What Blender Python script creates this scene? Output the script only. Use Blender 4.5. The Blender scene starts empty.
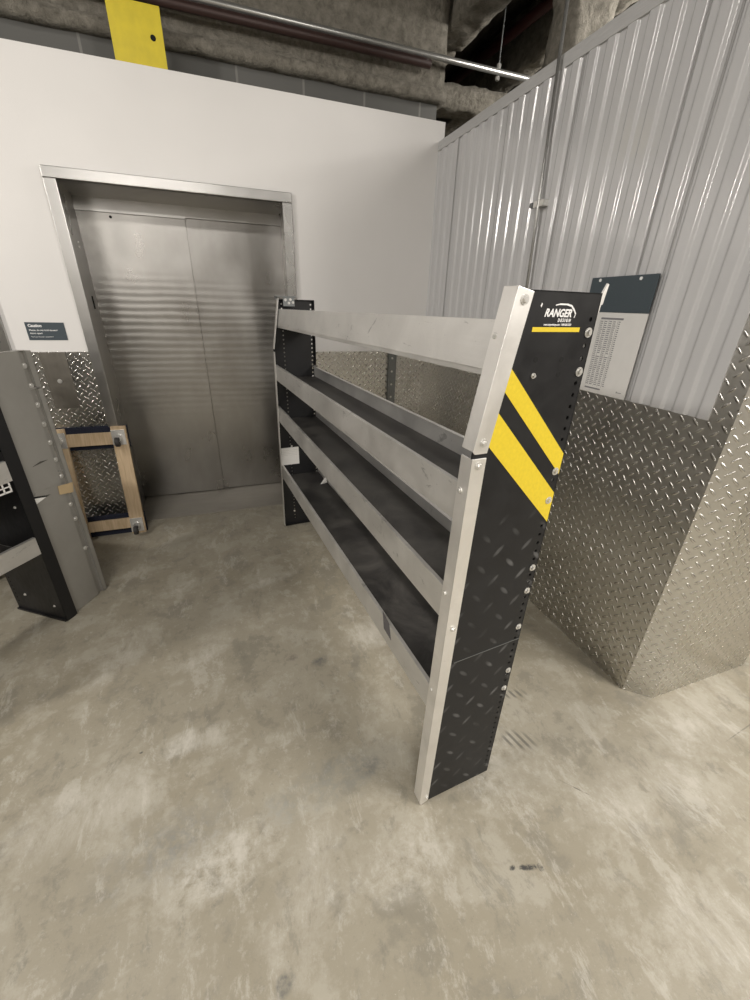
import bpy, bmesh, math, random
from mathutils import Vector, Matrix, noise
random.seed(7)
S = bpy.context.scene
COL = S.collection
R = math.radians

# ------------------------------------------------------------------ camera
cam_d = bpy.data.cameras.new('camera')
cam = bpy.data.objects.new('camera', cam_d); COL.objects.link(cam)
cam_d.sensor_fit = 'VERTICAL'; cam_d.sensor_height = 36.0
cam_d.lens = 405.43 / 1000 * 36.0
cam_d.clip_start = 0.02; cam_d.clip_end = 100
cam.matrix_world = Matrix(((0.94293516, 0.12082544, -0.31028133, 0),
                           (-0.33180601, 0.41901685, -0.84518025, 0),
                           (0.02789383, 0.89990338, 0.43519633, 1.54),
                           (0, 0, 0, 1)))
S.camera = cam
# ------------------------------------------------------------------ view and world
S.view_settings.view_transform = 'Standard'; S.view_settings.look = 'None'
S.view_settings.gamma = 1; S.view_settings.use_curve_mapping = False
S.view_settings.exposure = 0.24
W = bpy.data.worlds.new('world'); S.world = W; W.use_nodes = True
W.node_tree.nodes['Background'].inputs[0].default_value = (.9, .95, 1, 1)
W.node_tree.nodes['Background'].inputs[1].default_value = 0.05

# ------------------------------------------------------------------ lights (ceiling fixtures of the garage, plus an added fill)
def area(name, loc, target, sx, sy, power, color=(1, .95, .87)):
    d = bpy.data.lights.new(name, 'AREA'); d.shape = 'RECTANGLE'; d.size = sx; d.size_y = sy
    d.energy = power; d.color = color
    o = bpy.data.objects.new(name, d); COL.objects.link(o); o.location = loc
    o.rotation_euler = (Vector(target) - Vector(loc)).to_track_quat('-Z', 'Y').to_euler()
    return o
def bulb(name, loc, power, r=.25, color=(1, .965, .90)):
    d = bpy.data.lights.new(name, 'POINT'); d.energy = power; d.color = color; d.shadow_soft_size = r
    o = bpy.data.objects.new(name, d); COL.objects.link(o); o.location = loc
    return o
WARM = (1, .95, .885)
area('ceiling_lamp_or_fill', (2.7, -.9, 3.2), (2.6, -.7, 0), 1.3, .5, 105, WARM)
area('ceiling_lamp_or_fill', (-.5, -1.6, 3.3), (-.5, -1.4, 0), 1.3, .4, 48, WARM)
area('ceiling_lamp_or_fill', (-1.3, 1.1, 3.4), (-1.3, 1.2, 0), 1.2, .3, 26, WARM)  # added fill to brighten the floor by the lift, no known fixture
area('ceiling_lamp_or_fill', (-1.6, -5.2, 3.2), (-1.6, -4.6, 0), 2.4, .3, 60, WARM)
area('ceiling_lamp_or_fill', (3.9, 2.2, 3.15), (2.0, 2.9, 2.2), .8, .3, 60, WARM)
bulb('hanging_lamp', (-3.7, .5, 2.85), 210, .15, WARM)
bulb('hanging_lamp', (-1.6, -3.6, 2.3), 45, .5, WARM)
bulb('hanging_lamp', (2.8, -2.4, 2.7), 125, .3, WARM)

# ------------------------------------------------------------------ node helpers
class NT:
    def __init__(s, name):
        s.m = bpy.data.materials.new(name); s.m.use_nodes = True
        s.t = s.m.node_tree; s.b = s.t.nodes['Principled BSDF']
    def n(s, typ, **kw):
        nd = s.t.nodes.new(typ)
        for k, v in kw.items(): setattr(nd, k, v)
        return nd
    def put(s, sock, v):
        if v is None: return
        if hasattr(v, 'is_output') or isinstance(v, bpy.types.NodeSocket): s.t.links.new(v, sock)
        else: sock.default_value = v
    def math(s, op, a, b=None, c=None, clamp=False):
        nd = s.n('ShaderNodeMath', operation=op); nd.use_clamp = clamp
        s.put(nd.inputs[0], a); s.put(nd.inputs[1], b); s.put(nd.inputs[2], c)
        return nd.outputs[0]
    def mix(s, f, a, b, blend='MIX'):
        nd = s.n('ShaderNodeMix', data_type='RGBA', blend_type=blend)
        s.put(nd.inputs[0], f); s.put(nd.inputs[6], c4(a)); s.put(nd.inputs[7], c4(b))
        return nd.outputs[2]
    def noise(s, scale, detail=4, rough=.55, dist=0, vec=None):
        nd = s.n('ShaderNodeTexNoise'); nd.inputs['Scale'].default_value = scale
        nd.inputs['Detail'].default_value = detail; nd.inputs['Roughness'].default_value = rough
        nd.inputs['Distortion'].default_value = dist
        if vec is not None: s.t.links.new(vec, nd.inputs['Vector'])
        return nd.outputs['Fac']
    def ramp(s, f, lo, hi, a=0.0, b=1.0):
        nd = s.n('ShaderNodeMapRange'); nd.inputs[1].default_value = lo; nd.inputs[2].default_value = hi
        nd.inputs[3].default_value = a; nd.inputs[4].default_value = b
        s.put(nd.inputs[0], f); return nd.outputs[0]
    def obj(s): return s.n('ShaderNodeTexCoord').outputs['Object']
    def uv(s): return s.n('ShaderNodeTexCoord').outputs['UV']
    def mapping(s, vec, scale=(1, 1, 1), rot=(0, 0, 0)):
        nd = s.n('ShaderNodeMapping'); s.t.links.new(vec, nd.inputs[0])
        nd.inputs['Scale'].default_value = scale; nd.inputs['Rotation'].default_value = rot
        return nd.outputs[0]
    def sep(s, vec):
        nd = s.n('ShaderNodeSeparateXYZ'); s.t.links.new(vec, nd.inputs[0]); return nd.outputs
    def bump(s, h, dist, strength=1.0, normal=None):
        nd = s.n('ShaderNodeBump'); nd.inputs['Strength'].default_value = strength
        nd.inputs['Distance'].default_value = dist; s.put(nd.inputs['Height'], h)
        if normal is not None: s.t.links.new(normal, nd.inputs['Normal'])
        return nd.outputs[0]
    def out(s, col=None, rough=None, metal=None, normal=None, spec=None):
        i = s.b.inputs
        if col is not None: s.put(i['Base Color'], c4(col))
        s.put(i['Roughness'], rough); s.put(i['Metallic'], metal); s.put(i['Specular IOR Level'], spec)
        if normal is not None: s.t.links.new(normal, i['Normal'])
        return s.m
def c4(c):
    if isinstance(c, (tuple, list)) and len(c) == 3: return (*c, 1)
    return c
def simple(name, col, rough=.5, metal=0, var=.12, scale=30):
    t = NT(name); f = t.noise(scale, 4)
    k = t.ramp(f, .3, .7)
    c = t.mix(k, tuple(x * (1 - var) for x in col), tuple(min(1, x * (1 + var)) for x in col))
    r = t.ramp(f, .3, .7, max(0, rough - .06), min(1, rough + .06))
    return t.out(c, r, metal)

def lug_height(t, s):
    """raised lozenges of checker plate in metre uv, alternating direction"""
    sx = t.sep(t.uv()); q = .70710678 / s
    p1 = t.math('MULTIPLY', t.math('ADD', sx[0], sx[1]), q)
    p2 = t.math('MULTIPLY', t.math('SUBTRACT', sx[0], sx[1]), q)
    a = t.math('SUBTRACT', t.math('FRACT', p1), .5); b = t.math('SUBTRACT', t.math('FRACT', p2), .5)
    par = t.math('FLOORED_MODULO', t.math('ADD', t.math('FLOOR', p1), t.math('FLOOR', p2)), 2)
    def lug(u, v):
        uu = t.math('DIVIDE', u, .49); vv = t.math('DIVIDE', v, .155)
        return t.math('SUBTRACT', 1, t.math('ADD', t.math('MULTIPLY', uu, uu), t.math('MULTIPLY', vv, vv)), clamp=True)
    h = t.math('ADD', t.math('MULTIPLY', lug(a, b), t.math('SUBTRACT', 1, par)), t.math('MULTIPLY', lug(b, a), par))
    return t.math('POWER', h, .6)
def diamond_plate(name, col, rough, s=.027, dist=.0022):
    t = NT(name); h = lug_height(t, s)
    f = t.noise(2.2, 5, .6, .5, t.obj()); g = t.noise(60, 3, .6, 0, t.obj())
    r = t.math('ADD', t.ramp(f, .3, .7, rough - .06, rough + .08), t.math('MULTIPLY', g, .06))
    r = t.math('SUBTRACT', r, t.math('MULTIPLY', h, .08), clamp=True)
    c = t.mix(t.ramp(g, .3, .7), tuple(x * .93 for x in col), col)
    nb = t.bump(f, .01, .25)
    return t.out(c, r, 1.0, t.bump(h, dist, 1, nb))

M = {}
M['diamond'] = diamond_plate('diamond_plate', (.66, .645, .61), .26, s=.034, dist=.003)

# white painted plasterboard
t = NT('white_paint'); f = t.noise(1.4, 4, .5, .3, t.obj()); g = t.noise(180, 3, .5, 0, t.obj())
M['white'] = t.out(t.mix(t.ramp(f, .3, .7), (.74, .725, .71), (.79, .775, .76)), .55, 0, t.bump(g, .0006, .5))
# corrugated pvc
t = NT('grey_corrugated_panel'); g = t.noise(3, 4, .6, .2, t.mapping(t.obj(), (1, 1, .15)))
M['pvc'] = t.out(t.mix(t.ramp(g, .3, .7), (.55, .55, .56), (.60, .60, .605)), t.ramp(g, .3, .7, .13, .19), 0, None, .8)
M['pvc_seam_or_shadow'] = simple('panel_seam_or_shadow', (.33, .33, .33), .6)  # panel seams and the painted shadow line beside the notice
M['rail'] = simple('grey_painted_rail', (.50, .50, .50), .5)
# stainless steel of the lift doors
t = NT('stainless_door'); sx = t.sep(t.obj())
wob = t.noise(1.2, 3, .5, 0, t.mapping(t.obj(), (1, 1, 2)))
ph = t.math('ADD', t.math('MULTIPLY', sx[2], 2 * math.pi / .048), t.math('MULTIPLY', wob, 7))
wave = t.math('SINE', ph)
band = t.math('MULTIPLY', t.ramp(sx[2], .62, .86), t.ramp(sx[2], 1.72, 1.45), clamp=True)
hgt = t.math('MULTIPLY', wave, band)
n1 = t.bump(hgt, .0003, 1.0)
brush = t.noise(60, 2, .6, 0, t.mapping(t.obj(), (.6, 1, 22)))
big = t.noise(1.5, 2, .5, .2, t.obj())
n2 = t.bump(big, .02, .35, n1); n3 = n2
smear = t.noise(2.5, 4, .6, .2, t.mapping(t.obj(), (1, 1, .6)))
M['steel'] = t.out(t.mix(t.ramp(smear, .35, .7), (.29, .28, .265), (.40, .39, .375)), t.ramp(smear, .3, .7, .25, .37), 1.0, n3)
t = NT('brushed_steel_trim'); b_ = t.noise(40, 4, .6, 0, t.mapping(t.obj(), (12, 12, .6))); f = t.noise(3, 3, .5, 0, t.obj())
M['steel_trim'] = t.out(t.mix(t.ramp(f, .35, .65), (.44, .435, .42), (.52, .51, .50)), t.ramp(f, .3, .7, .26, .38), 1.0)
# aluminium of the shelving
def aluminium(name, col, stretch, dirt=.5):
    t = NT(name); o = t.obj()
    b_ = t.noise(12, 2, .5, 0, t.mapping(o, stretch)); f = t.noise(5, 5, .65, .6, o)
    sc = t.noise(9, 6, .75, 1.5, t.mapping(o, (1, 1, 1.8)))
    c = t.mix(t.ramp(f, .35, .7), col, tuple(min(1, x * 1.15) for x in col))
    c = t.mix(t.ramp(sc, .61, .68, 0, dirt), c, tuple(x * .35 for x in col))
    return t.out(c, t.ramp(f, .3, .7, .38, .52), .8, t.bump(b_, .0005, .35))
M['alu_lip'] = aluminium('scuffed_aluminium', (.68, .67, .65), (12, .5, 12), .6)
M['alu_strip'] = aluminium('brushed_aluminium', (.80, .785, .76), (14, 14, .5), .1)
M['zinc'] = simple('zinc_bolt', (.72, .71, .68), .32, .65)
M['zinc_dark'] = simple('galvanised_bracket', (.22, .23, .23), .4, .8)
M['black'] = simple('black_powder_coat', (.007, .007, .008), .45)
M['hole'] = simple('dark_hole', (.004, .004, .004), .9)
# black end panel with a printed chequer pattern fading on its lower part
t = NT('printed_black_panel'); h = lug_height(t, .064)
sx = t.sep(t.obj()); nz = t.noise(6, 3, .6, 0, t.obj())
mask = t.math('MULTIPLY', t.ramp(sx[2], 1.12, .98), t.ramp(nz, .42, .62, .1, 1))
f = t.noise(14, 5, .6, .5, t.obj())
c0 = t.mix(t.ramp(f, .3, .75), (.009, .009, .010), (.019, .019, .020))
edge = t.math('MULTIPLY', t.ramp(h, .66, .95), mask, clamp=True)
M['panel'] = t.out(t.mix(t.math('MULTIPLY', edge, .6), c0, (.16, .16, .16)), t.ramp(f, .3, .7, .42, .54), 0, None, .3)
# rubber liner on the shelves
t = NT('black_rubber_liner'); f = t.noise(5, 6, .7, .7, t.obj()); g = t.noise(40, 3, .6, 0, t.obj())
c = t.mix(t.ramp(f, .38, .72), (.014, .013, .013), (.07, .066, .060))
M['liner'] = t.out(c, t.ramp(f, .3, .7, .42, .6), 0, t.bump(g, .001, .3))
M['yellow'] = simple('yellow_sticker', (.74, .56, .03), .45, 0, .06)
M['yellow_plate'] = simple('yellow_painted_plate', (.68, .55, .035), .5, 0, .08, 4)
M['white_print'] = simple('white_print', (.85, .85, .85), .5, 0, .02)
M['grey_print'] = simple('grey_print', (.22, .22, .23), .6, 0, .02)
M['slate'] = simple('slate_blue_sign', (.055, .073, .086), .45, 0, .08)
M['paper'] = simple('white_sheet', (.72, .71, .69), .5, 0, .03, 5)
M['paper_bright'] = simple('bright_white_card', (.78, .77, .74), .5, 0, .03, 5)
t = NT('grey_painted_steel'); f = t.noise(4, 5, .6, .4, t.obj()); sc = t.noise(9, 6, .7, 2.0, t.mapping(t.obj(), (1, 1, 2.5)))
c = t.mix(t.ramp(f, .3, .7), (.32, .31, .285), (.37, .36, .335)); c = t.mix(t.ramp(sc, .69, .76, 0, .5), c, (.08, .075, .07))
M['grey_panel'] = t.out(c, .42, .35)
M['call_plate'] = simple('dull_steel_plate', (.20, .185, .16), .45, .7, .08, 6)
t = NT('dolly_wood'); wv = t.n('ShaderNodeTexNoise'); o = t.mapping(t.obj(), (18, 18, 1.4)); t.t.links.new(o, wv.inputs['Vector'])
wv.inputs['Scale'].default_value = 4; wv.inputs['Detail'].default_value = 6; wv.inputs['Distortion'].default_value = .8
M['wood'] = t.out(t.mix(t.ramp(wv.outputs['Fac'], .3, .7), (.44, .32, .19), (.62, .48, .32)), .65, 0, t.bump(wv.outputs['Fac'], .001, .4))
t = NT('navy_carpet'); f = t.noise(300, 2, .5, 0, t.obj())
M['carpet'] = t.out(t.mix(f, (.006, .008, .018), (.02, .025, .048)), .95, 0, t.bump(f, .003, .8))
M['rubber'] = simple('dark_rubber_wheel', (.035, .033, .032), .6)
M['tape'] = simple('tan_masking_tape', (.50, .38, .22), .6)
M['conduit'] = simple('steel_conduit', (.45, .45, .435), .3, .7, .05)
M['old_pipe'] = simple('brown_pipe', (.05, .026, .022), .5, .2, .3, 8)
# fireproofing
t = NT('sprayed_fireproofing'); f = t.noise(22, 8, .7, .3, t.obj()); g = t.noise(3, 4, .6, 0, t.obj())
c = t.mix(t.ramp(f, .3, .7), (.12, .11, .088), (.36, .335, .285)); c = t.mix(t.ramp(g, .35, .65, 0, .4), c, (.20, .185, .155))
M['foam'] = t.out(c, .95, 0, t.bump(f, .03, .9))
t = NT('dark_deck'); f = t.noise(9, 6, .65, .3, t.obj())
M['deck'] = t.out(t.mix(t.ramp(f, .3, .7), (.025, .022, .018), (.075, .066, .052)), .95, 0, t.bump(f, .02, .6))
# painted block wall
t = NT('grey_block_wall'); br = t.n('ShaderNodeTexBrick'); bmap = t.mapping(t.uv()); bmap.node.inputs['Location'].default_value = (-.282, 0, 0); t.t.links.new(bmap, br.inputs['Vector'])
br.inputs['Scale'].default_value = 1; br.inputs['Brick Width'].default_value = .405; br.inputs['Row Height'].default_value = .203
br.inputs['Mortar Size'].default_value = .008; br.inputs['Mortar Smooth'].default_value = .3
br.inputs['Color1'].default_value = (.12, .12, .113, 1); br.inputs['Color2'].default_value = (.145, .144, .136, 1)
br.inputs['Mortar'].default_value = (.24, .235, .22, 1)
f = t.noise(5, 5, .6, 0, t.obj())
c = t.mix(t.ramp(f, .3, .7, 0, .35), br.outputs['Color'], (.15, .148, .138))
M['block'] = t.out(c, .8, 0, t.bump(br.outputs['Fac'], .004, -.8))
M['far_wall'] = simple('far_wall_paint', (.42, .40, .37), .7, 0, .08, 1)
M['sill'] = simple('worn_threshold', (.30, .28, .245), .5, .3, .12, 6)

# ---- concrete floor with its stains
t = NT('worn_concrete'); o = t.obj(); sx = t.sep(o)
big = t.noise(1.0, 5, .6, .15, o); mid = t.noise(3.6, 12, .72, .15, o); fine = t.noise(26, 8, .75, .1, o)
stre = t.noise(7, 12, .80, .3, t.mapping(o, (1, .5, 1), (0, 0, .6))); spk = t.noise(120, 4, .7, 0, o)
c = t.mix(t.ramp(big, .38, .62), (.285, .256, .194), (.35, .322, .258))
c = t.mix(t.ramp(mid, .51, .58, 0, .5), c, (.44, .415, .35))
c = t.mix(t.ramp(mid, .46, .40, 0, .6), c, (.215, .20, .162))
c = t.mix(t.ramp(stre, .545, .60, 0, .42), c, (.53, .505, .445))
c = t.mix(t.ramp(stre, .44, .39, 0, .45), c, (.19, .18, .15))
c = t.mix(t.ramp(fine, .57, .64, 0, .30), c, (.50, .475, .42))
c = t.mix(t.ramp(fine, .42, .34, 0, .30), c, (.17, .158, .13))
c = t.mix(t.ramp(spk, .66, .72, 0, .5), c, (.60, .58, .52)); c = t.mix(t.ramp(spk, .33, .29, 0, .4), c, (.10, .095, .08))
warp1 = t.noise(7, 6, .7, .8, o)
def stain(c, x, y, rx, ry, ang, col, amt, soft=.5, tex=None, wamp=.9):
    ca, sa = math.cos(ang), math.sin(ang)
    dx = t.math('SUBTRACT', sx[0], x); dy = t.math('SUBTRACT', sx[1], y)
    a = t.math('DIVIDE', t.math('ADD', t.math('MULTIPLY', dx, ca), t.math('MULTIPLY', dy, sa)), rx)
    b = t.math('DIVIDE', t.math('SUBTRACT', t.math('MULTIPLY', dy, ca), t.math('MULTIPLY', dx, sa)), ry)
    d = t.math('SQRT', t.math('ADD', t.math('MULTIPLY', a, a), t.math('MULTIPLY', b, b)))
    d = t.math('ADD', d, t.math('MULTIPLY', t.math('SUBTRACT', warp1, .5), wamp * 2.2))
    k = t.ramp(d, 1.0, 1.0 - soft, 0, amt)
    if tex is not None: k = t.math('MULTIPLY', k, tex)
    return t.mix(k, c, col)
LT = (.54, .515, .455); DK = (.17, .17, .155); BL = (.05, .05, .05)
tx = t.ramp(stre, .42, .62, .15, 1); tf = t.ramp(fine, .40, .60, .1, 1)
stripe = t.ramp(t.math('SINE', t.math('MULTIPLY', t.math('ADD', sx[0], t.math('MULTIPLY', sx[1], .25)), 2 * math.pi / .028)), -.1, .6)
for (x, y, rx, ry, an, col, am, so, tex) in [
    (-.62, 1.02, .30, .13, .25, LT, .55, .6, tx), (-.32, .84, .24, .14, .1, (.21, .212, .20), .55, .9, tf),
    (-.18, .74, .20, .10, .2, LT, .6, .6, tf), (.05, .60, .22, .10, .9, LT, .45, .6, tx),
    (.20, .86, .28, .10, .15, (.24, .24, .215), .5, .6, tf), (.55, 1.50, .16, .13, .3, LT, .7, .5, tx),
    (-.27, 1.17, .16, .06, .1, LT, .7, .5, tx), (-.62, 1.72, .22, .10, 1.0, LT, .5, .7, tx),
    (-.25, 1.62, .14, .07, .4, LT, .5, .6, tx), (1.25, .45, .4, .18, .1, LT, .45, .8, tx),
    (1.75, .60, .4, .16, .1, LT, .5, .8, tx), (1.1, .14, .16, .14, .3, LT, .55, .6, tx),
    (.75, .80, .20, .22, .3, LT, .5, .7, tf), (.33, .55, .3, .10, .1, LT, .4, .8, tf),
    (.10, 2.1, .16, .05, .3, LT, .55, .5, tx), (-.35, 2.2, .2, .06, .3, LT, .35, .5, tx),
    (.262, 1.40, .045, .035, .5, (.15, .15, .14), .7, .7, tf), (.141, 1.457, .03, .025, 0, (.17, .15, .13), .7, .6, tf),
    (.34, .86, .07, .04, .2, (.17, .17, .16), .6, .8, tf), (-.045, .424, .03, .022, .4, (.13, .13, .12), .8, .5, tf)]:
    c = stain(c, x, y, rx, ry, an, col, min(.95, am * 1.3), so, tex)
for (x, y, rx, ry, an) in [(1.035, .955, .075, .03, -.2), (.92, .77, .085, .045, -.5)]:
    c = stain(c, x, y, rx, ry, an, (.12, .115, .10), .75, .5, stripe, .4)
for (x, y, rx, ry, an, am, wa) in [(.644, .437, .013, .008, 0, .95, .3), (.685, .424, .045, .010, -.3, .95, 1.1), (.727, .410, .010, .012, .3, .8, .6),
                                   (1.0, .56, .06, .0022, -.85, .8, .25), (-.47, 1.18, .008, .005, 0, .8, .3),
                                   (1.9, .52, .22, .003, .1, .4, .2)]:
    c = stain(c, x, y, rx, ry, an, BL, am, .4, t.ramp(fine, .44, .52, .25, 1), wa)
rg = t.ramp(mid, .3, .7, .34, .56)
hb = t.math('ADD', t.math('MULTIPLY', fine, .4), mid)
M['floor'] = t.out(c, rg, 0, t.bump(hb, .004, .7), .4)

# ------------------------------------------------------------------ mesh helpers
class MB:
    def __init__(s): s.v = []; s.f = []; s.mi = []
    def add(s, verts, faces, mi=0):
        b = len(s.v); s.v += [tuple(p) for p in verts]
        s.f += [tuple(b + i for i in f) for f in faces]; s.mi += [mi] * len(faces); return s
    def box(s, x0, x1, y0, y1, z0, z1, mi=0):
        v = [(x, y, z) for z in (z0, z1) for y in (y0, y1) for x in (x0, x1)]
        return s.add(v, [(0, 2, 3, 1), (4, 5, 7, 6), (0, 1, 5, 4), (2, 6, 7, 3), (0, 4, 6, 2), (1, 3, 7, 5)], mi)
    def prism(s, poly, axis, a, b, mi=0):
        """poly is a list of 2D points; axis is the extrusion axis; (x,z) for y, (x,y) for z, (y,z) for x"""
        def P(p, t_):
            return (t_, p[0], p[1]) if axis == 'x' else (p[0], t_, p[1]) if axis == 'y' else (p[0], p[1], t_)
        n = len(poly); v = [P(p, a) for p in poly] + [P(p, b) for p in poly]
        f = [tuple(range(n)), tuple(range(2 * n - 1, n - 1, -1))] + [(i, i + n, (i + 1) % n + n, (i + 1) % n) for i in range(n)]
        return s.add(v, f, mi)
    def cyl(s, p, q, r, n=16, mi=0, r2=None, cap=True):
        p = Vector(p); q = Vector(q); d = (q - p).normalized()
        a = d.orthogonal().normalized(); b = d.cross(a); r2 = r if r2 is None else r2
        ring = lambda c, rr: [c + (a * math.cos(2 * math.pi * i / n) + b * math.sin(2 * math.pi * i / n)) * rr for i in range(n)]
        v = ring(p, r) + ring(q, r2)
        f = [(i, (i + 1) % n, (i + 1) % n + n, i + n) for i in range(n)]
        if cap: f += [tuple(range(n - 1, -1, -1)), tuple(range(n, 2 * n))]
        return s.add(v, f, mi)
    def build(s, name, mats, parent=None, smooth=False, bevel=0, loc=None, rot=None):
        me = bpy.data.meshes.new(name); me.from_pydata(s.v, [], s.f)
        if not isinstance(mats, (list, tuple)): mats = [mats]
        for m in mats: me.materials.append(m)
        me.polygons.foreach_set('material_index', s.mi)
        bm = bmesh.new(); bm.from_mesh(me); bmesh.ops.recalc_face_normals(bm, faces=bm.faces)
        uv = bm.loops.layers.uv.new('UVMap')
        for f in bm.faces:
            n = f.normal
            if abs(n.z) > .7: tu, tv = Vector((1, 0, 0)), Vector((0, 1, 0))
            else:
                tu = Vector((-n.y, n.x, 0)).normalized()
                if abs(tu.x) > .3 and tu.x < 0 or abs(tu.x) <= .3 and tu.y < 0: tu = -tu
                tv = Vector((0, 0, 1))
            for l in f.loops: l[uv].uv = (l.vert.co.dot(tu), l.vert.co.dot(tv))
        bm.to_mesh(me); bm.free()
        if smooth:
            for p in me.polygons: p.use_smooth = len(p.vertices) <= 4
        o = bpy.data.objects.new(name, me); COL.objects.link(o)
        if parent: o.parent = parent
        if loc: o.location = loc
        if rot: o.rotation_euler = rot
        if bevel:
            md = o.modifiers.new('bevel', 'BEVEL'); md.width = bevel; md.segments = 2; md.limit_method = 'ANGLE'
        return o
def struct(o): o['kind'] = 'structure'; return o
def tag(o, label, cat, group=None):
    o['label'] = label; o['category'] = cat
    if group: o['group'] = group
    return o
def empty(name, loc, rz=0, rx=0):
    o = bpy.data.objects.new(name, None); COL.objects.link(o); o.empty_display_size = .1
    o.location = loc; o.rotation_euler = (rx, 0, rz); return o
def text(name, body, size, mat, parent, loc, rot, shear=0, off=0, align='LEFT', depth=.0004, sx=1.0):
    cu = bpy.data.curves.new(name, 'FONT'); cu.body = body; cu.size = size; cu.shear = shear; cu.offset = off
    cu.align_x = align; cu.extrude = depth; cu.resolution_u = 3
    tmp = bpy.data.objects.new('tmp_text', cu); COL.objects.link(tmp)
    dg = bpy.context.evaluated_depsgraph_get(); me = bpy.data.meshes.new_from_object(tmp.evaluated_get(dg))
    bpy.data.objects.remove(tmp); bpy.data.curves.remove(cu)
    me.materials.clear(); me.materials.append(mat); me.name = name
    o = bpy.data.objects.new(name, me); COL.objects.link(o); o.parent = parent
    o.location = loc; o.rotation_euler = rot; o.scale = (sx, 1, 1); return o

# ================================================================== SETTING
YB, XR = 3.123, 1.53
struct(MB().box(-7, 6, -7, 8, -.1, 0).build('floor', M['floor']))
# deck ceiling, ribbed
m = MB()
x = -7.0
while x < 6:
    m.box(x, x + .16, -7, 8, 3.66, 3.72); m.box(x + .16, x + .3, -7, 8, 3.72, 3.78); x += .3
struct(m.build('ceiling', M['deck']))
struct(MB().box(-7.1, -7, -7, 8, 0, 3.78).build('wall_left', M['far_wall']))
struct(MB().box(6, 6.1, -7, 8, 0, 3.78).build('wall_right', M['far_wall']))
struct(MB().box(-7, 6, -7.1, -7, 0, 3.78).build('wall_front', M['far_wall']))
struct(MB().box(-7, 6, 8, 8.1, 0, 3.78).build('wall_far', M['deck']))

# white wall round the two lift openings
DX0, DX1, DZ = -.76, .497, 2.12           # rough opening behind the steel frame
SH = -1.70                                # second lift further left
m = MB()
m.box(-7, DX0 + SH, YB, YB + .06, 0, 2.622); m.box(DX1 + SH, DX0, YB, YB + .06, 0, 2.622)
m.box(DX1, 1.557, YB, YB + .06, 0, 2.622)
m.box(DX0 + SH, DX1 + SH, YB, YB + .06, DZ, 2.622); m.box(DX0, DX1, YB, YB + .06, DZ, 2.622)
struct(m.build('wall_back', M['white']))
m = MB()
m.box(-1.173, -.787, YB - .004, YB, 0, 1.222); m.box(.524, XR, YB - .004, YB, 0, 1.212); m.box(-7, -2.487, YB - .004, YB, 0, 1.222)
struct(m.build('trim_1', M['diamond']))
# block shaft wall
m = MB(); m.box(-7, 1.626, 3.75, 3.9, 0, 3.66)
m.box(-7, 1.626, 3.42, 3.57, 2.3, 3.0); m.box(1.52, 1.626, 3.57, 3.75, 0, 3.66)
struct(m.build('wall_shaft', M['block']))

def lift(n, dx):
    d = struct(empty('door_%d' % n, (dx, 0, 0)))
    fr = MB()
    fr.prism([(-.786, 2.147), (.523, 2.147), (.523, 2.095), (-.786, 2.095)], 'y', YB - .022, YB + .02)
    fr.box(-.786, -.727, YB - .022, YB + .02, 0, 2.095); fr.box(.462, .523, YB - .022, YB + .02, 0, 2.095)
    fr.build('door_frame', M['steel_trim'], d, bevel=.003)
    rv = MB()
    rv.prism([(-.727, YB), (-.775, 3.6), (-.79, 3.6), (-.75, YB)], 'z', 0, 2.11)
    rv.prism([(.462, YB), (.515, 3.6), (.53, 3.6), (.487, YB)], 'z', 0, 2.11)
    rv.box(-.76, .497, YB, 3.6, 2.095, 2.115)
    rv.box(-.706, -.703, 3.335, 3.365, 1.46, 1.54, 1) if False else None
    rv.build('reveal', M['steel_trim'], d)
    hd = MB(); hd.box(-.78, -.13, 3.545, 3.56, 2.022, 2.095); hd.box(-.13, .52, 3.552, 3.567, 2.03, 2.095)
    hd.build('header', M['steel_trim'], d)
    for k, (a, b, y) in enumerate([(-.80, -.132, 3.562), (-.138, .53, 3.575)]):
        MB().box(a, b, y, y + .02, .012, 2.095).build('door_panel', M['steel'], d, bevel=.002)
    MB().box(-.76, .497, YB, 3.6, 0, .006).build('threshold', M['sill'], d)
    sl = MB(); sl.box(-.7525, -.748, 3.335, 3.375, 1.46, 1.535); sl.build('slot', M['hole'], d)
    sc = MB(); sc.cyl((-.752, 3.33, 1.80), (-.742, 3.33, 1.80), .008); sc.cyl((-.752, 3.33, 1.825), (-.742, 3.33, 1.825), .006)
    sc.build('screw', M['zinc'], d, True)
    sc = MB(); sc.cyl((-.58, 3.562, 2.0), (-.58, 3.558, 2.0), .008); sc.build('hole', M['hole'], d)
lift(1, 0); lift(2, SH)

# corrugated partition (right) above and beside checker plate
m = MB()
NR = 25; per = (YB - .899) / NR; K = 36
def rib(t_):
    t_ = t_ % 1.0
    sm = lambda e: max(0, min(1, e)) ** 2 * (3 - 2 * max(0, min(1, e)))
    return .0085 * (sm((t_ - .38) / .17) - sm((t_ - .83) / .17))
prof = [(.899 + per * q / K, rib(q / K)) for q in range(NR * K + 1)]
pv = []; pf = []
for a, da in prof: pv += [(XR - .012 + da, a, 1.216), (XR - .012 + da, a, 2.475)]
for q in range(len(prof) - 1): pf.append((2 * q, 2 * q + 2, 2 * q + 3, 2 * q + 1))
cw = MB().add(pv, pf).build('wall_corrugated', M['pvc'], smooth=True); struct(cw)
for p_ in cw.data.polygons: p_.use_smooth = True
for (a, da), (b, db) in zip(prof[:-1], prof[1:]):
    x0, x1 = XR - .012 + da, XR - .012 + db
    m.add([(x0, a, 1.216), (x1, b, 1.216), (XR, b, 1.216), (XR, a, 1.216)], [(0, 1, 2, 3)])
m.box(XR - .0125, XR, .899, .903, 1.216, 2.475)
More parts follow.
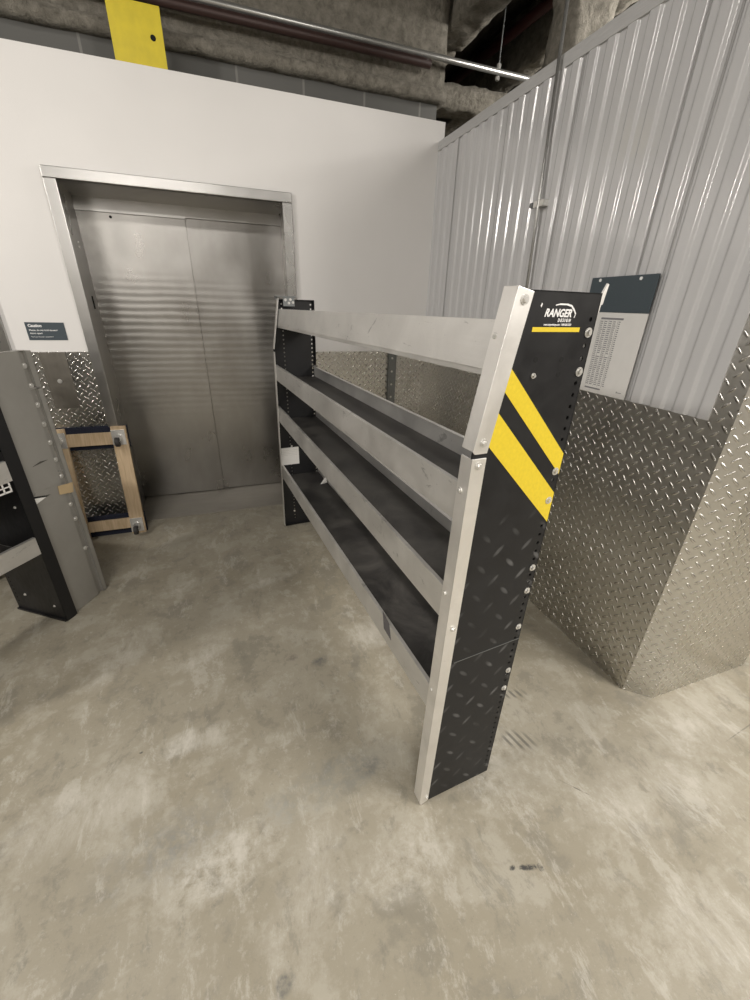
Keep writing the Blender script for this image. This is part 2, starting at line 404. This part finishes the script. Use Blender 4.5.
for ys in (2.845, 2.345, 1.845, 1.33, 1.221):  # last strip paints the shadow along the notice's edge, the others are seams
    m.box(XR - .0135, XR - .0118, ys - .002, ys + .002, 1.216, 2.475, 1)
m.box(XR, XR + .004, .899, YB, 1.2, 2.475)
struct(m.build('trim_3', [M['pvc'], M['pvc_seam_or_shadow']]))
m = MB(); m.box(XR - .0145, XR + .02, .899, YB, 2.467, 2.517)
struct(m.build('trim_2', M['rail'], bevel=.002))
# checker-plate wall, chamfered corner and returning faces
poly = [(XR - .008, YB), (XR - .008, .822), (1.611, .744), (2.216, .741), (2.30, .81), (2.30, YB), (2.28, YB), (2.28, .82), (2.21, .761), (1.62, .764), (XR + .02, .832), (XR + .02, YB)]
m = MB(); m.prism(poly, 'z', 0, 1.216)
poly2 = [(XR - .008, .8985), (XR - .008, .822), (1.611, .744), (2.216, .741), (2.30, .81), (2.30, YB), (2.28, YB), (2.28, .82), (2.21, .761), (1.62, .764), (XR + .02, .832), (XR + .02, .899)]
m.prism(poly2, 'z', 1.216, 2.517)
struct(m.build('wall_partition', M['diamond']))

# ------------------------------------------------------------------ overhead steel
def foam_bar(name, p0, p1, prof, mat, label, cat='beam', amp=.012, seed=0, step=.05):
    """profile prof = list of (side, up) swept from p0 to p1 with a sprayed, lumpy surface"""
    p0 = Vector(p0); p1 = Vector(p1); d = (p1 - p0); L = d.length; d.normalize()
    if abs(d.z) > .9: sd, up = Vector((1, 0, 0)), Vector((0, 1, 0))
    else: sd = d.cross(Vector((0, 0, 1))).normalized(); up = Vector((0, 0, 1))
    ring = []
    n = len(prof)
    for i in range(n):
        a = Vector(prof[i]); b = Vector(prof[(i + 1) % n]); k = max(1, int((b - a).length / step))
        for j in range(k): ring.append(a + (b - a) * j / k)
    N = max(2, int(L / step)); k = len(ring); v = []; f = []
    cx = sum(r.x for r in ring) / k; cy = sum(r.y for r in ring) / k
    for i in range(N + 1):
        c = p0 + d * (L * i / N)
        for r in ring:
            q = c + sd * r.x + up * r.y
            nv = noise.noise_vector(q * 9 + Vector((seed, 0, 0))) * amp + noise.noise_vector(q * 30 + Vector((seed, 5, 0))) * amp * .5
            v.append(q + nv)
    for i in range(N):
        for j in range(k):
            f.append((i * k + j, i * k + (j + 1) % k, (i + 1) * k + (j + 1) % k, (i + 1) * k + j))
    f.append(tuple(range(k))); f.append(tuple(range((N + 1) * k - 1, N * k - 1, -1)))
    o = MB().add(v, f).build(name, mat, smooth=True)
    tag(o, label, cat); return o
# I-beam profile helper: side s, height from 0 upward
def ibeam(w, h, fl=.05, web=.06):
    return [(-w / 2, 0), (w / 2, 0), (w / 2, fl), (web / 2, fl + .03), (web / 2, h), (-web / 2, h), (-web / 2, fl + .03), (-w / 2, fl)]
foam_bar('ceiling_beam', (-6.8, 3.46, 2.805), (1.66, 3.46, 2.805), ibeam(.22, .62, .055, .12), M['foam'],
         'long fireproofed steel beam with rounded bottom flange just above the block wall behind the white lift wall', amp=.007, seed=1)
foam_bar('ceiling_beam', (-6.8, 3.80, 3.20), (1.88, 3.80, 3.20), [(-.14, 0), (.14, 0), (.14, .46), (-.14, .46)], M['foam'],
         'highest fireproofed beam with ragged lower edge running parallel above the conduit', amp=.03, seed=3)
foam_bar('ceiling_beam', (1.79, 3.64, 3.20), (1.79, -1.5, 3.20), [(-.10, 0), (.10, 0), (.10, .12), (.05, .46), (-.05, .46), (-.10, .12)], M['foam'],
         'fireproofed beam running diagonally towards the viewer above the conduit, left of the column', amp=.016, seed=5)
foam_bar('ceiling_beam', (2.62, 5.5, 3.28), (2.62, -1.5, 3.28), [(-.08, 0), (.08, 0), (.05, .38), (-.05, .38)], M['foam'],
         'darker fireproofed beam in the gloom directly left of the fireproofed column', amp=.025, seed=6)
foam_bar('ceiling_beam', (1.70, 4.05, 3.0), (5.9, 4.05, 3.0), [(-.1, 0), (.1, 0), (.1, .16), (-.1, .16)], M['foam'],
         'short low fireproofed beam behind the bright conduit, right of the white wall end', amp=.02, seed=8)
foam_bar('ceiling_column', (2.25, 2.82, .0), (2.25, 2.82, 3.64), [(-.15, -.10), (.15, -.10), (.15, .10), (-.15, .10)], M['foam'],
         'lumpy fireproofed column rising behind the corrugated partition beside the vertical conduit', 'column', amp=.03, seed=9)
def pipe(name, pts, r, mat, label, cat='pipe'):
    m = MB()
    for a, b in zip(pts[:-1], pts[1:]): m.cyl(a, b, r, 14)
    return tag(m.build(name, mat, smooth=True), label, cat)
pipe('conduit', [(-6.5, 3.31, 3.0), (5.9, 3.31, 3.0)], .017, M['conduit'], 'horizontal silver conduit running under the ceiling above the lift wall', 'conduit')
pipe('pipe', [(-6.5, 3.30, 2.955), (1.5, 3.30, 2.955)], .024, M['old_pipe'], 'dark reddish brown pipe running directly beneath the silver conduit')
h = empty('conduit_hanger', (2.02, 3.31, 3.02))
MB().cyl((0, 0, -.06), (0, 0, .64), .004, 8).build('rod', M['zinc_dark'], h)
MB().cyl((0, 0, -.004), (0, 0, .02), .014, 6).build('nut', M['zinc'], h)
MB().cyl((0, 0, -.065), (0, 0, -.045), .014, 6).build('nut', M['zinc'], h)
tag(h, 'thin threaded rod with two bright nuts holding the silver conduit near the ceiling', 'hanger')
c_ = empty('wall_conduit', (1.494, 1.955, 1.216))
m = MB(); m.cyl((0, -.040, 0), (0, .035, 1.6), .0075, 12); m.cyl((0, .035, 1.6), (0, .065, 2.42), .0075, 12)
m.build('tube', M['conduit'], c_, smooth=True)
MB().box(-.004, .025, -.04, .03, .76, .785).build('strap', M['zinc'], c_)
MB().cyl((.012, .045, .772), (-.006, .045, .772), .012, 6).build('bolt', M['zinc_dark'], c_)
tag(c_, 'thin vertical metal conduit strapped to the corrugated partition and rising to the ceiling', 'conduit')
pipe('sprinkler_pipe', [(2.32, 4.6, 3.42), (2.48, 1.6, 3.42)], .035, simple('red_pipe', (.05, .010, .010), .5), 'dark red pipe near the ceiling to the left of the fireproofed column')
pipe('hanger_rod', [(1.63, 3.40, 2.45), (1.63, 3.40, 2.70)], .006, M['zinc'], 'tiny bright rod end in the dark gap between white wall and partition', 'rod')

# yellow plate
p = empty('yellow_plate', (-.22, 3.205, 2.60))
m = MB(); m.box(-.123, .125, 0, .006, 0, .285); m.box(-.123, .125, 0, .06, .285, .291)
m.build('plate', M['yellow_plate'], p, bevel=.001)
MB().cyl((.075, -.001, .165), (.075, .003, .165), .013, 20).build('hole', M['hole'], p)
tag(p, 'yellow metal plate with a round hole standing behind the top of the white wall', 'plate')

# caution sign
s = empty('caution_sign', (-1.0745, YB - .003, 1.289))
MB().box(0, .195, 0, .003, 0, .098).build('sign_board', M['slate'], s)
for body, sz, z_, of in (('Caution', .021, .073, .0008), ('Please, do not hold elevator', .0125, .051, .0002), ('doors open!', .0125, .034, .0002), ('Thank you for your cooperation', .0085, .016, 0)):
    text('lettering', body, sz, M['white_print'], s, (.013, -.0003, z_), (math.pi / 2, 0, 0), 0, of)
tag(s, 'small slate-grey Caution sign with white lettering on the white wall left of the lift', 'sign')
# call plate
s = empty('call_station', (-.983, YB - .004, .88))
MB().box(-.068, .068, -.004, 0, 0, .338).build('plate', M['call_plate'], s, bevel=.001)
m = MB(); m.cyl((0, -.004, .169), (0, -.008, .169), .013, 24); m.cyl((0, -.008, .169), (0, -.0095, .169), .008, 24)
m.build('button', M['zinc'], s, smooth=True)
tag(s, 'dull steel plate with one round button in the checker plate left of the lift', 'control panel')

# dark perforated post on the back wall
s = empty('perforated_post', (1.25, YB - .005, 0))
m = MB(); m.box(-.034, .034, -.006, 0, 0, 1.205); m.box(-.034, -.030, -.03, 0, 0, 1.205); m.box(.030, .034, -.012, 0, 0, 1.205)
m.build('channel', M['zinc_dark'], s)
for k in range(12): MB().cyl((0, -.006, .06 + k * .1), (0, -.009, .06 + k * .1), .008, 10).build('rivet', M['zinc'], s)
tag(s, 'dark metal channel with a row of bright rivets upright against the back wall checker plate', 'post')

# wall notice
s = empty('wall_notice', (XR - .016, 1.533, 1.214))
# local x runs towards the viewer (-y world) after rotation, z up
s.rotation_euler = (0, 0, -math.pi / 2)
MB().prism([(0, .450), (.306, .453), (.306, .322), (0, .322)], 'y', -.004, 0).build('header_board', M['slate'], s)
MB().prism([(.064, .321), (.306, .321), (.306, .002), (.066, .002)], 'y', -.003, 0).build('sheet', M['paper'], s)
m = MB()
m.box(.096, .205, -.0036, -.003, .295, .302)
for r in range(34):
    z_ = .286 - r * .0076
    for cc, (a, b) in enumerate(((.098, .113), (.118, .135), (.141, .156), (.163, .176), (.186, .196))):
        if r == 17 and cc in (1, 3): continue
        w_ = (b - a) * random.uniform(.65, 1)
        m.box(a, a + w_, -.0036, -.003, z_, z_ + .0032)
for x_ in (.0945, .116, .138, .160, .181): m.box(x_, x_ + .0009, -.0036, -.003, .03, .292)
m.box(.0945, .182, -.0036, -.003, .150, .1512); m.box(.096, .18, -.0036, -.003, .018, .024)
m.box(.262, .266, -.0036, -.003, .022, .028); m.box(.268, .286, -.0036, -.003, .0235, .0255)
m.build('printed_table', M['grey_print'], s)
for x_ in (.045, .235): MB().cyl((x_, -.004, .440), (x_, -.0065, .440), .006, 12).build('screw', M['white_print'], s)
tag(s, 'wall notice with dark slate header above a white sheet of small printed columns', 'notice')

# ================================================================== SHELVING
def bolt(parent, loc, nrm, r=.009):
    n = Vector(nrm); p = Vector(loc)
    m = MB(); m.cyl(p, p + n * .0015, r * 1.15, 16); m.cyl(p + n * .0015, p + n * .006, r * .75, 6, r2=r * .6)
    return m.build('bolt', M['zinc'], parent)
D, HT, L = .281, 1.572, 2.095
K1, K2 = (.013, 1.262), (.064, HT)
def fx(z):                          # front edge of the unit at height z
    return K1[0] * z / K1[1] if z < K1[1] else K1[0] + (K2[0] - K1[0]) * (z - K1[1]) / (K2[1] - K1[1])

U = empty('shelving_unit', (.4526, .6839, 0), R(4.47))
tag(U, 'tall black and aluminium four-tier shelving unit with yellow stripes in the middle of the floor', 'shelving unit')
def end_panel(y0, sgn, printed):
    """y0: outer face; sgn: +1 when the unit extends to +y"""
    m = MB(); Y = lambda a: y0 + sgn * a
    H = HT if printed else HT - .022
    def perf(x0, x1, r, zs, pitch):
        xc = (x0 + x1) / 2
        for z_ in zs:
            za, zb = z_ - pitch / 2, z_ + pitch / 2
            for yy in (Y(.003), Y(.0055)):
                cn = [(x1, za), (x1, zb), (x0, zb), (x0, za)]
                oc = [(xc + r * math.cos(math.radians(q)), z_ + r * math.sin(math.radians(q))) for q in (-22.5, 22.5, 67.5, 112.5, 157.5, 202.5, 247.5, 292.5)]
                v = [(p[0], yy, p[1]) for p in cn + oc]
                m.add(v, [(0, 1, 5, 4), (1, 6, 5), (1, 2, 7, 6), (2, 8, 7), (2, 3, 9, 8), (3, 10, 9), (3, 0, 11, 10), (0, 4, 11)])
    zs = [.0254 * q for q in range(2, 61)]; zt = zs[-1] + .0127
    ca, cb = D - .0245, D - .0085
    fa, fb = .074, .090
    if printed:
        m.prism([(.003, .004), K1, K2, (ca, H), (ca, .004)], 'y', Y(.003), Y(.0055))
    else:
        m.prism([(.003, .004), K1, (fx(H), H), (fa, H), (fa, .004)], 'y', Y(.003), Y(.0055))
        m.box(fb, ca, Y(.003), Y(.0055), .004, H)
        perf(fa, fb, .0052, zs, .0254); m.box(fa, fb, Y(.003), Y(.0055), .004, zs[0] - .0127); m.box(fa, fb, Y(.003), Y(.0055), zt, H)
    perf(ca, cb, .0045 if printed else .0055, zs, .0254); m.box(ca, cb, Y(.003), Y(.0055), .004, zs[0] - .0127); m.box(ca, cb, Y(.003), Y(.0055), zt, H)
    m.box(cb, D, Y(.003), Y(.0055), .004, H)
    m.box(D - .0025, D, Y(.003), Y(.034), .004, H); m.box(K2[0], D, Y(.003), Y(.03), H - .0025, H)
    m.box(.003, D, Y(.003), Y(.03), .004, .0065)
    m.build('end_panel', [M['panel'] if printed else M['black'], M['hole']], U)
    return Y
end_panel(0, 1, True); end_panel(L, -1, False)
def upright(y0, sgn):
    Y = lambda a: y0 + sgn * a
    m = MB()
    for (za, zb) in ((0.0, 1.252), (1.262, 1.577 if sgn > 0 else 1.556)):
        a = fx(za) - (.010 if za < .1 else -.002); b = fx(zb) if zb < 1.3 else fx(zb) - .002
        if za > 1: a = fx(za) - .001; b = fx(zb) - .003
        w = .037
        m2 = m
        if za < .1: side = [(a + .004, za + .012), (a + .0 + .010, za), (a + w, za + .012), (b + w, zb), (b, zb)]
        else: side = [(a, za + .006), (a + .006, za), (a + w, za), (b + w + .002, zb - .008), (b, zb)]
        m2.prism(side, 'y', Y(-.0005), Y(.0028))
        if za < .1: fl = [(a + .004, za + .012), (b, zb), (b + .003, zb), (a + .007, za + .012)]
        else: fl = [(a, za + .006), (b, zb), (b + .003, zb), (a + .003, za + .006)]
        m2.prism(fl, 'y', Y(.0), Y(.040))
    return m.build('upright', M['alu_strip'], U, bevel=.0008)
upright(0, 1); upright(L, -1)
# four trays: (floor height)
TR = [(1.428, .092, .065, .024), (1.10, .083, .07, .011), (.802, .09, .06, -.016), (.444, .088, .06, .042)]
for k, (z0, hf, hr, drop) in enumerate(TR):
    xf = max(fx(z0), fx(z0 + hf)) + .004
    a, b = fx(z0) + .0035, fx(z0 + hf) + .0035
    m = MB(); y1, y2 = .0062, L - .0062
    m.prism([(a, z0), (b, z0 + hf), (b + .002, z0 + hf), (a + .002, z0)], 'y', y1, y2)          # front lip
    m.prism([(b + .002, z0 + hf), (b + .013, z0 + hf), (b + .013, z0 + hf - .003), (b + .002, z0 + hf - .003)], 'y', y1, y2)
    m.box(a + .001, D - .006, y1, y2, z0, z0 + .002)
    m.box(D - .008, D - .006, y1, y2, z0, z0 + hr)                                         # rear lip
    m.box(D - .022, D - .006, y1, y2, z0 + hr - .002, z0 + hr)
    m.box(a + .002, a + .03, y1, y2, z0 - .012, z0)
    ln = MB().box(a + .006, D - .0105, y1 + .004, y2 - .004, z0 + .002, z0 + .005)
    for q in (m, ln): q.v = [(x, y, z - drop * y / L) for x, y, z in q.v]      # the trays sag a little towards the far end
    sh = m.build('shelf', M['alu_lip'], U, bevel=.0006); ln.build('shelf_liner', M['liner'], sh)
# bolts of the near end
for z_ in (1.555, 1.286, 1.236, .783, .036): bolt(U, (fx(z_) + .019, -.0006, z_), (0, -1, 0), .008 if z_ > .1 else .006)
for z_, y_ in ((1.49, .028), (1.171, .026), (.886, .026), (.537, .026)):
    bolt(U, (fx(z_) - .0004, y_, z_), (-1, 0, 0), .007)
for z_ in (1.499, 1.421, 1.191, 1.114, .912, .835, .607 - .08, .448, .704): bolt(U, (D - .015, .0028, z_), (0, -1, 0), .0085)
for z_ in (1.49, 1.16):
    bolt(U, (D - .0025, L - .02, z_), (-1, 0, 0), .006)
for x_, z_ in ((.08, .11), (.09, .62)): bolt(U, (x_, L - .0056, z_), (0, -1, 0), .006)
for x_, z_ in ((.138, 1.448), (.208, 1.447), (.208, 1.417)): MB().cyl((x_, .003, z_), (x_, .0026, z_), .0055, 14).build('screw_hole', M['hole'], U)
bolt(U, (.139, .003, 1.417), (0, -1, 0), .005)
# yellow stripes, seam and printed logo
MB().prism([(.079, 1.4335), (.279, 1.2345), (.279, 1.1825), (.062, 1.398)], 'y', .0022, .003).build('yellow_stripe', M['yellow'], U)
MB().prism([(.058, 1.353), (.279, 1.1325), (.279, 1.0505), (.040, 1.288)], 'y', .0022, .003).build('yellow_stripe', M['yellow'], U)
MB().box(.114, .239, .0024, .003, 1.5, 1.5085).build('yellow_line', M['yellow'], U)
MB().prism([(.05, .646), (D, .6525), (D, .6545), (.05, .648)], 'y', .0018, .003).build('panel_seam_or_shadow', M['zinc_dark'], U)
RX = (math.pi / 2, 0, 0)
lg = empty('logo_decal', (0, 0, 0)); lg.parent = U
text('lettering', 'RANGER', .0195, M['white_print'], lg, (.137, .0022, 1.5275), RX, .25, .0006, sx=.92)
text('lettering', 'D E S I G N', .0082, M['white_print'], lg, (.174, .0022, 1.5185), RX, .15, .0003, sx=.85)
text('lettering', 'www.rangerdesign.com  1-800-565-5321', .0055, M['white_print'], lg, (.140, .0022, 1.5115), RX, 0, .0001, sx=.8)
# roofline arc of a van over the lettering
pts = [(.162, 1.5475), (.172, 1.5495), (.192, 1.5495), (.204, 1.547), (.213, 1.5395), (.2185, 1.533), (.2165, 1.526)]
m = MB()
for i in range(len(pts) - 1):
    (xa, za), (xb, zb) = pts[i], pts[i + 1]
    th = .0006 + .0011 * math.sin(math.pi * (i + .7) / 6); d = Vector((xb - xa, zb - za)).normalized(); n = Vector((-d.y, d.x)) * th
    m.prism([(xa + n.x, za + n.y), (xb + n.x, zb + n.y), (xb - n.x, zb - n.y), (xa - n.x, za - n.y)], 'y', .0022, .003)
m.build('roofline_arc', M['white_print'], lg)
m = MB(); m.prism([(.124, 1.5455), (.1265, 1.551), (.1285, 1.549), (.1265, 1.543)], 'y', .0022, .003)
m.build('windscreen_mark', M['white_print'], lg)
# aluminium clip poking out behind the near end, latch bracket on the far end
m = MB(); m.prism([(D + .0005, 1.535), (D + .006, 1.536), (D + .007, 1.550), (D + .011, 1.552), (D + .016, 1.588), (D + .012, 1.590), (D + .0005, 1.566)], 'y', .006, .010)
m.build('rear_bracket', M['alu_strip'], U)
g = MB(); g.box(.045, .165, L - .05, L + .012, 1.562, 1.568); g.box(.085, .155, L - .046, L - .042, 1.512, 1.562)
g.box(.045, .06, L - .006, L - .002, 1.550, 1.563); g.box(.15, .165, L - .006, L - .002, 1.550, 1.563)
lb = g.build('latch_bracket', M['zinc_dark'], U, bevel=.001)
for x_, z_ in ((.10, 1.547), (.13, 1.549), (.12, 1.530), (.145, 1.533)): 
    q = bolt(U, (x_, L - .046, z_), (0, -1, 0), .0065); q.parent = lb
# white card stuck on the inside of the far end panel
m = MB(); m.box(.010, .138, L - .0075, L - .006, .485, .612); card = m.build('label_card', M['paper_bright'], U)
m = MB()
for k in range(4): m.box(.02, .125, L - .0079, L - .0075, .555 + k * .012, .5565 + k * .012)
m.build('ruled_lines', simple('faint_print', (.55, .54, .52), .6), card)
# scuff on the lowest lip
MB().prism([(.30, .472), (.36, .476), (.375, .545), (.32, .530)], 'x', fx(.5) + .0028, fx(.5) + .0036).build('dark_scuff', simple('dark_scuff', (.10, .095, .10), .6), U)

# folded paper on the lowest shelf
sc = MB(); sc.add([(0, 0, 0), (.052, .01, 0), (.06, .055, 0), (.05, .045, .028), (.052, .012, .020)], [(0, 1, 4), (0, 4, 3), (1, 2, 3, 4), (0, 3, 2), (0, 2, 1)])
o = sc.build('paper_scrap', M['paper_bright'], loc=(.522, 2.52, .416), rot=(0, 0, .1))
tag(o, 'small folded white paper scrap lying on the lowest black shelf near its far end', 'paper')

# ---------------------------------------------------------------- left-hand unit seen from inside
A = empty('shelving_unit', (-.935, 2.062, 0), R(145))
tag(A, 'black shelving unit with pale aluminium lips cut off by the left edge of the photo', 'shelving unit')
DA, HA, LA = .33, 1.31, .85
for y0, s_ in ((0, -1), (LA, 1)):
    m = MB(); Y = lambda a: y0 + s_ * a
    m.box(0, DA, Y(0), Y(.0025), .004, HA)
    m.box(0, .0025, Y(0), Y(.058), .004, HA); m.box(DA - .0025, DA, Y(0), Y(.04), .004, HA); m.box(0, DA, Y(0), Y(.05), .0, .0045)
    m.box(0, DA, Y(-.010), Y(0), .004, .014)
    z_ = .06
    while z_ < HA - .02:
        m.cyl((DA - .022, Y(-.0003), z_), (DA - .022, Y(.002), z_), .004, 8, 1); z_ += .0254
    m.build('end_panel', [M['black'], M['hole']], A)
for z0 in (.42, .80, 1.19):
    m = MB(); m.box(-.003, -.001, .001, LA - .001, z0, z0 + .09); m.box(-.003, .012, .001, LA - .001, z0 + .087, z0 + .09)
    m.box(-.001, DA - .006, .001, LA - .001, z0, z0 + .002); m.box(DA - .008, DA - .006, .001, LA - .001, z0, z0 + .065)
    sh = m.build('shelf', M['alu_lip'], A, bevel=.0006)
    MB().box(.004, DA - .01, .006, LA - .006, z0 + .002, z0 + .005).build('shelf_liner', M['liner'], sh)
bolt(A, (.05, .0012, .66), (0, 1, 0), .006); bolt(A, (.235, .0012, .12), (0, 1, 0), .007); bolt(A, (.05, .0012, .09), (0, 1, 0), .006)
m = MB()
for a, b, c0, c1 in ((.035, .095, .738, .746), (.035, .095, .761, .767), (.035, .095, .782, .790)): m.box(.002, .005, a, b, c0, c1)
for a in (.035, .062, .088): m.box(.002, .005, a, a + .007, .738, .790)
m.v = [(x, y - .022, z + .014) for x, y, z in m.v]
m.build('slotted_clip', M['paper'], A, bevel=.0008)
# backing panel dark
MB().box(DA - .001, DA + .001, .05, LA, .45, HA).build('back_panel', M['black'], A)

# ---------------------------------------------------------------- grey end panel unit beside it
B = empty('shelving_unit', (-.912, 2.119, 0), R(60))
tag(B, 'dull grey steel shelving unit with bolted end panel in front of the furniture dolly', 'shelving unit')
DB, HB, LB = .216, 1.315, .75
for y0, s_ in ((0, 1), (LB, -1)):
    m = MB(); Y = lambda a: y0 + s_ * a
    m.box(0, .160, Y(0), Y(.0025), .70, HB); m.box(0, .160, Y(.0025), Y(.005), .004, .70)
    m.box(.158, .160, Y(.0025), Y(.018), .004, HB); m.box(.158, .192, Y(.016), Y(.018), .004, HB)
    m.box(0, .0025, Y(0), Y(.035), .004, HB); m.box(0, .19, Y(.003), Y(.03), HB - .0025, HB)
    m.build('end_panel', M['grey_panel'], B, bevel=.0005)
    for za, zb in ((.002, 1.148), (1.156, 1.312)):
        m = MB(); e = .003 if za < .1 else 0
        m.box(.189 + e, DB, Y(-.001), Y(.0015), za, zb); m.box(.189 + e, .191 + e, Y(-.001), Y(.016), za, zb)
        m.box(DB - .003, DB, Y(-.001), Y(.04), za, zb)
        m.build('upright', M['grey_panel'], B, bevel=.0006)
for z_ in (1.252, 1.166, 1.08, .99, .901, .814, .728, .572, .488, .307): bolt(B, (.170, .004, z_), (0, -1, 0), .0105); MB().cyl((.170, .016, z_), (.170, .003, z_), .006, 10).build('bolt_shank', M['zinc'], B)
for z0 in (.30, .75, 1.15):
    m = MB(); m.box(.01, DB - .006, .008, LB - .008, z0, z0 + .002); m.box(DB - .008, DB - .006, .008, LB - .008, z0, z0 + .06); m.box(.01, .012, .008, LB - .008, z0, z0 + .06)
    m.build('shelf', M['alu_lip'], B)
MB().prism([(.127, .645), (.201, .627), (.213, .678), (.131, .689)], 'y', -.0034, -.0012).build('tape', M['tape'], B)
m = MB(); m.prism([(.024, .706), (.083, .698), (.090, .664), (.080, .660), (.004, .690)], 'y', -.0022, -.0010); m.build('torn_sticker', M['grey_panel'], B)
m = MB(); m.prism([(.001, .681), (.060, .664), (.001, .650)], 'y', -.0022, -.0010); m.build('torn_sticker', M['paper_bright'], B)
m = MB(); m.prism([(.001, .690), (.088, .667), (.060, .664), (.001, .681)], 'y', -.0022, -.0010); m.build('slit', M['hole'], B)
m = MB(); m.prism([(.046, .821), (.09, .833), (.13, .829), (.085, .824)], 'y', -.001, -.0002); m.build('scratch', simple('scratch_mark', (.06, .055, .05), .6), B)

# ---------------------------------------------------------------- furniture dolly
DL = empty('furniture_dolly', (-.90, 2.948, .001), 0, R(-9.5))
tag(DL, 'wooden furniture dolly with navy carpet strips and casters propped on edge against the checker plate', 'dolly')
Hd = .765
def rail(x0, x1, z0, z1, nm='rail'): return MB().box(x0, x1, 0, .024, z0, z1).build(nm, M['wood'], DL, bevel=.002)
rail(-.22, -.13, 0, Hd, 'side_rail'); rail(.13, .22, 0, Hd, 'side_rail')
MB().box(-.13, .13, .004, .028, .645, .727).build('cross_rail', M['wood'], DL, bevel=.002)
MB().box(-.13, .13, .004, .028, .045, .118).build('cross_rail', M['wood'], DL, bevel=.002)
MB().box(-.225, .225, .028, .046, .617, Hd + .004).build('carpet_pad', M['carpet'], DL, bevel=.004)
MB().box(-.225, .225, .028, .046, .0, .150).build('carpet_pad', M['carpet'], DL, bevel=.004)
for x_ in (-.170, .170):
    for z_ in (.69, .065):
        m = MB(); m.box(x_ - .040, x_ + .040, -.0045, -.0005, z_ - .050, z_ + .050)
        pl = m.build('caster', M['zinc'], DL, bevel=.001)
        m = MB(); m.cyl((x_, -.0045, z_), (x_, -.018, z_), .022, 18)
        for sx_ in (-.017, .015): m.prism([(-.018, z_ + .018), (-.018, z_ - .018), (-.060, z_ - .032), (-.066, z_ - .020)], 'x', x_ + sx_, x_ + sx_ + .002)
        m.build('fork', M['zinc'], pl)
        m = MB(); m.cyl((x_ - .012, -.058, z_ - .024), (x_ + .012, -.058, z_ - .024), .031, 24); m.cyl((x_ - .019, -.058, z_ - .024), (x_ + .019, -.058, z_ - .024), .005, 8)
        m.build('wheel', M['rubber'], pl, smooth=True, bevel=.003)
